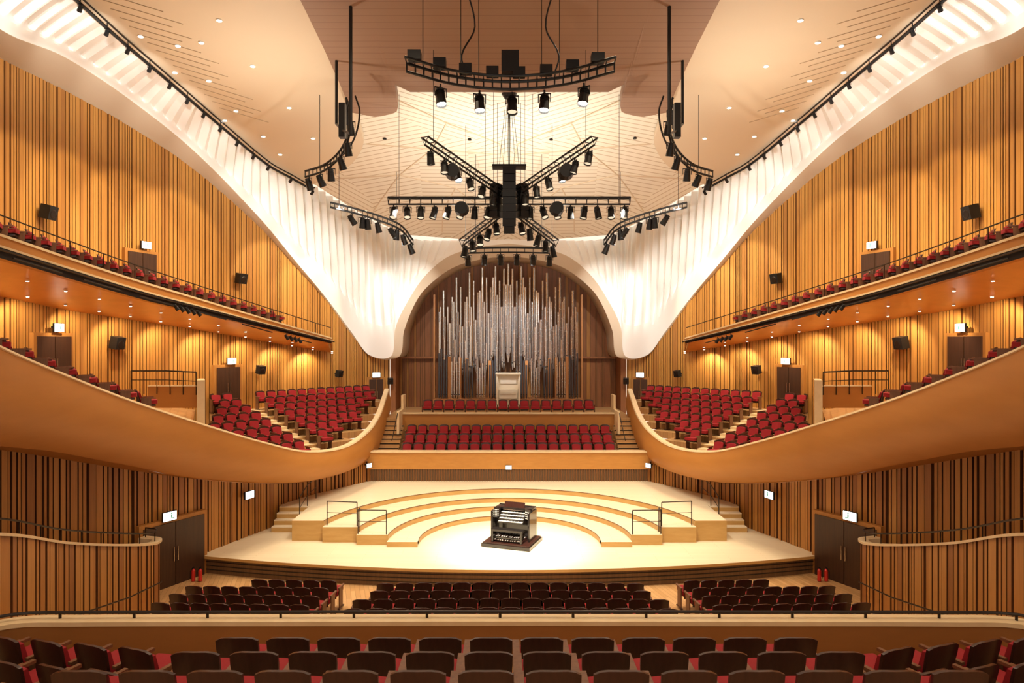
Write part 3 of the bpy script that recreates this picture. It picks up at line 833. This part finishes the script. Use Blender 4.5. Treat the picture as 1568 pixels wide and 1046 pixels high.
for k in range(6,len(FB),7):
    p=FB[k]
    if p[1]<9:continue
    a=V((p[0],p[1],p[2]-.62));b=V((p[3],p[4],p[5]))
    for sx in(1,-1):
        q=a.lerp(b,.66);q.x*=sx;bb=V((b.x*sx,b.y,0))
        spot('soffit_downlight_lamp',q-V((0,0,.08)),V((lerp(q.x,bb.x,.8),lerp(q.y,bb.y,.8),q.z-2.4)),220,120,.6,WARM,.05)
dl.obj('ceiling_downlights',[WHT,LENS,BLK])
for px,py in((-60,320),(30,345),(110,352),(190,368),(265,385),(340,412),(410,442),(465,480)):
    for sx in(-1,1):
        D=interp([(-60,19),(0,21),(100,24),(200,27),(300,30),(400,33),(500,36)],px)
        t=at(px,py,D);s_=V((t.x*.62,t.y-3.2,15.2 if D<31 else 13.4))
        s_=V((max(s_.x,-c3(s_.y)+.5),s_.y,s_.z))
        spot('wall_wash_lamp',V((s_.x*-sx,s_.y,s_.z)),V((t.x*-sx,t.y,t.z)),1050,42,.35,(1,.83,.54),.08)
prev=None;acc=0
for r in CR:
    B=V(r[3:6]);T=V(r[6:9])
    if T.y<12 or B.z<6.0 or r[3]>-5:continue
    if prev is not None:acc+=(B-prev).length
    prev=B
    if acc>2.4:
        acc=0
        l=T+V((1.0,-3.4,-1.0))
        hh=(T-B).length
        for sx in(1,-1):
            spot('canopy_wash_lamp',V((l.x*sx,l.y,l.z)),V((lerp(B.x,T.x,.0)*sx,B.y,lerp(B.z,T.z,.08))),170+58*hh,64,.8,(1,.97,.90),.06)
for x in(-1.95,-.88,.98,2.05):
    y=19.7-.166*x*x;spot('stage_spotlight_lamp',(x,y,13.5),(x*1.3,25.2,0),2100,58,.8,WARMW,.12)
spot('stage_spotlight_lamp',(0,19.6,13.5),(0.1,23.4,0),9500,27,.8,COOL,.12)
for sx in(-1,1):
    q=at(612,352,32.3);spot('organ_spotlight_lamp',(sx*abs(q.x),q.y,q.z-.6),(sx*.5,39.5,7.0),4600,34,.9,COOL,.1)
    spot('stage_spotlight_lamp',(sx*2.5,26.4,12.1),(sx*4.5,28.5,.7),1500,75,.8,WARMW,.1)
    spot('terrace_spotlight_lamp',(sx*4.3,26.4,12.2),(sx*10.5,30.5,3.5),1500,70,.8,WARMW,.1)
    spot('ceiling_fill_lamp',(sx*2.0,27,11.6),(sx*3.2,30,16),850,155,.9,(1,.94,.82),.1)  # added upward fill to brighten the ceiling, no fixture behind it
    spot('ceiling_fill_lamp',(sx*8.3,23.0,12.6),(sx*9,22.5,18),520,155,.9,(1,.91,.76),.1)  # same added fill for the side ceiling panels
    spot('chorus_spotlight_lamp',(sx*1.0,31.0,10.6),(sx*2.5,34.5,3),180,90,.8,WARMW,.1)
w=bpy.data.worlds.new('hall_ambient');bpy.context.scene.world=w;w.use_nodes=True
w.node_tree.nodes['Background'].inputs[0].default_value=(1,.84,.66,1);w.node_tree.nodes['Background'].inputs[1].default_value=1.2

# ---------------------------------------------------------------- camera
cd=bpy.data.cameras.new('camera');cam=bpy.data.objects.new('camera',cd);bpy.context.scene.collection.objects.link(cam)
cam.location=(-.116,0,CZ);cam.rotation_euler=(math.pi/2,0,0);cd.lens=24;cd.sensor_width=36;cd.shift_x=.00574;cd.clip_end=200
bpy.context.scene.camera=cam
try:
    bpy.context.scene.view_settings.view_transform='Standard'
    bpy.context.scene.view_settings.exposure=0
except Exception:pass
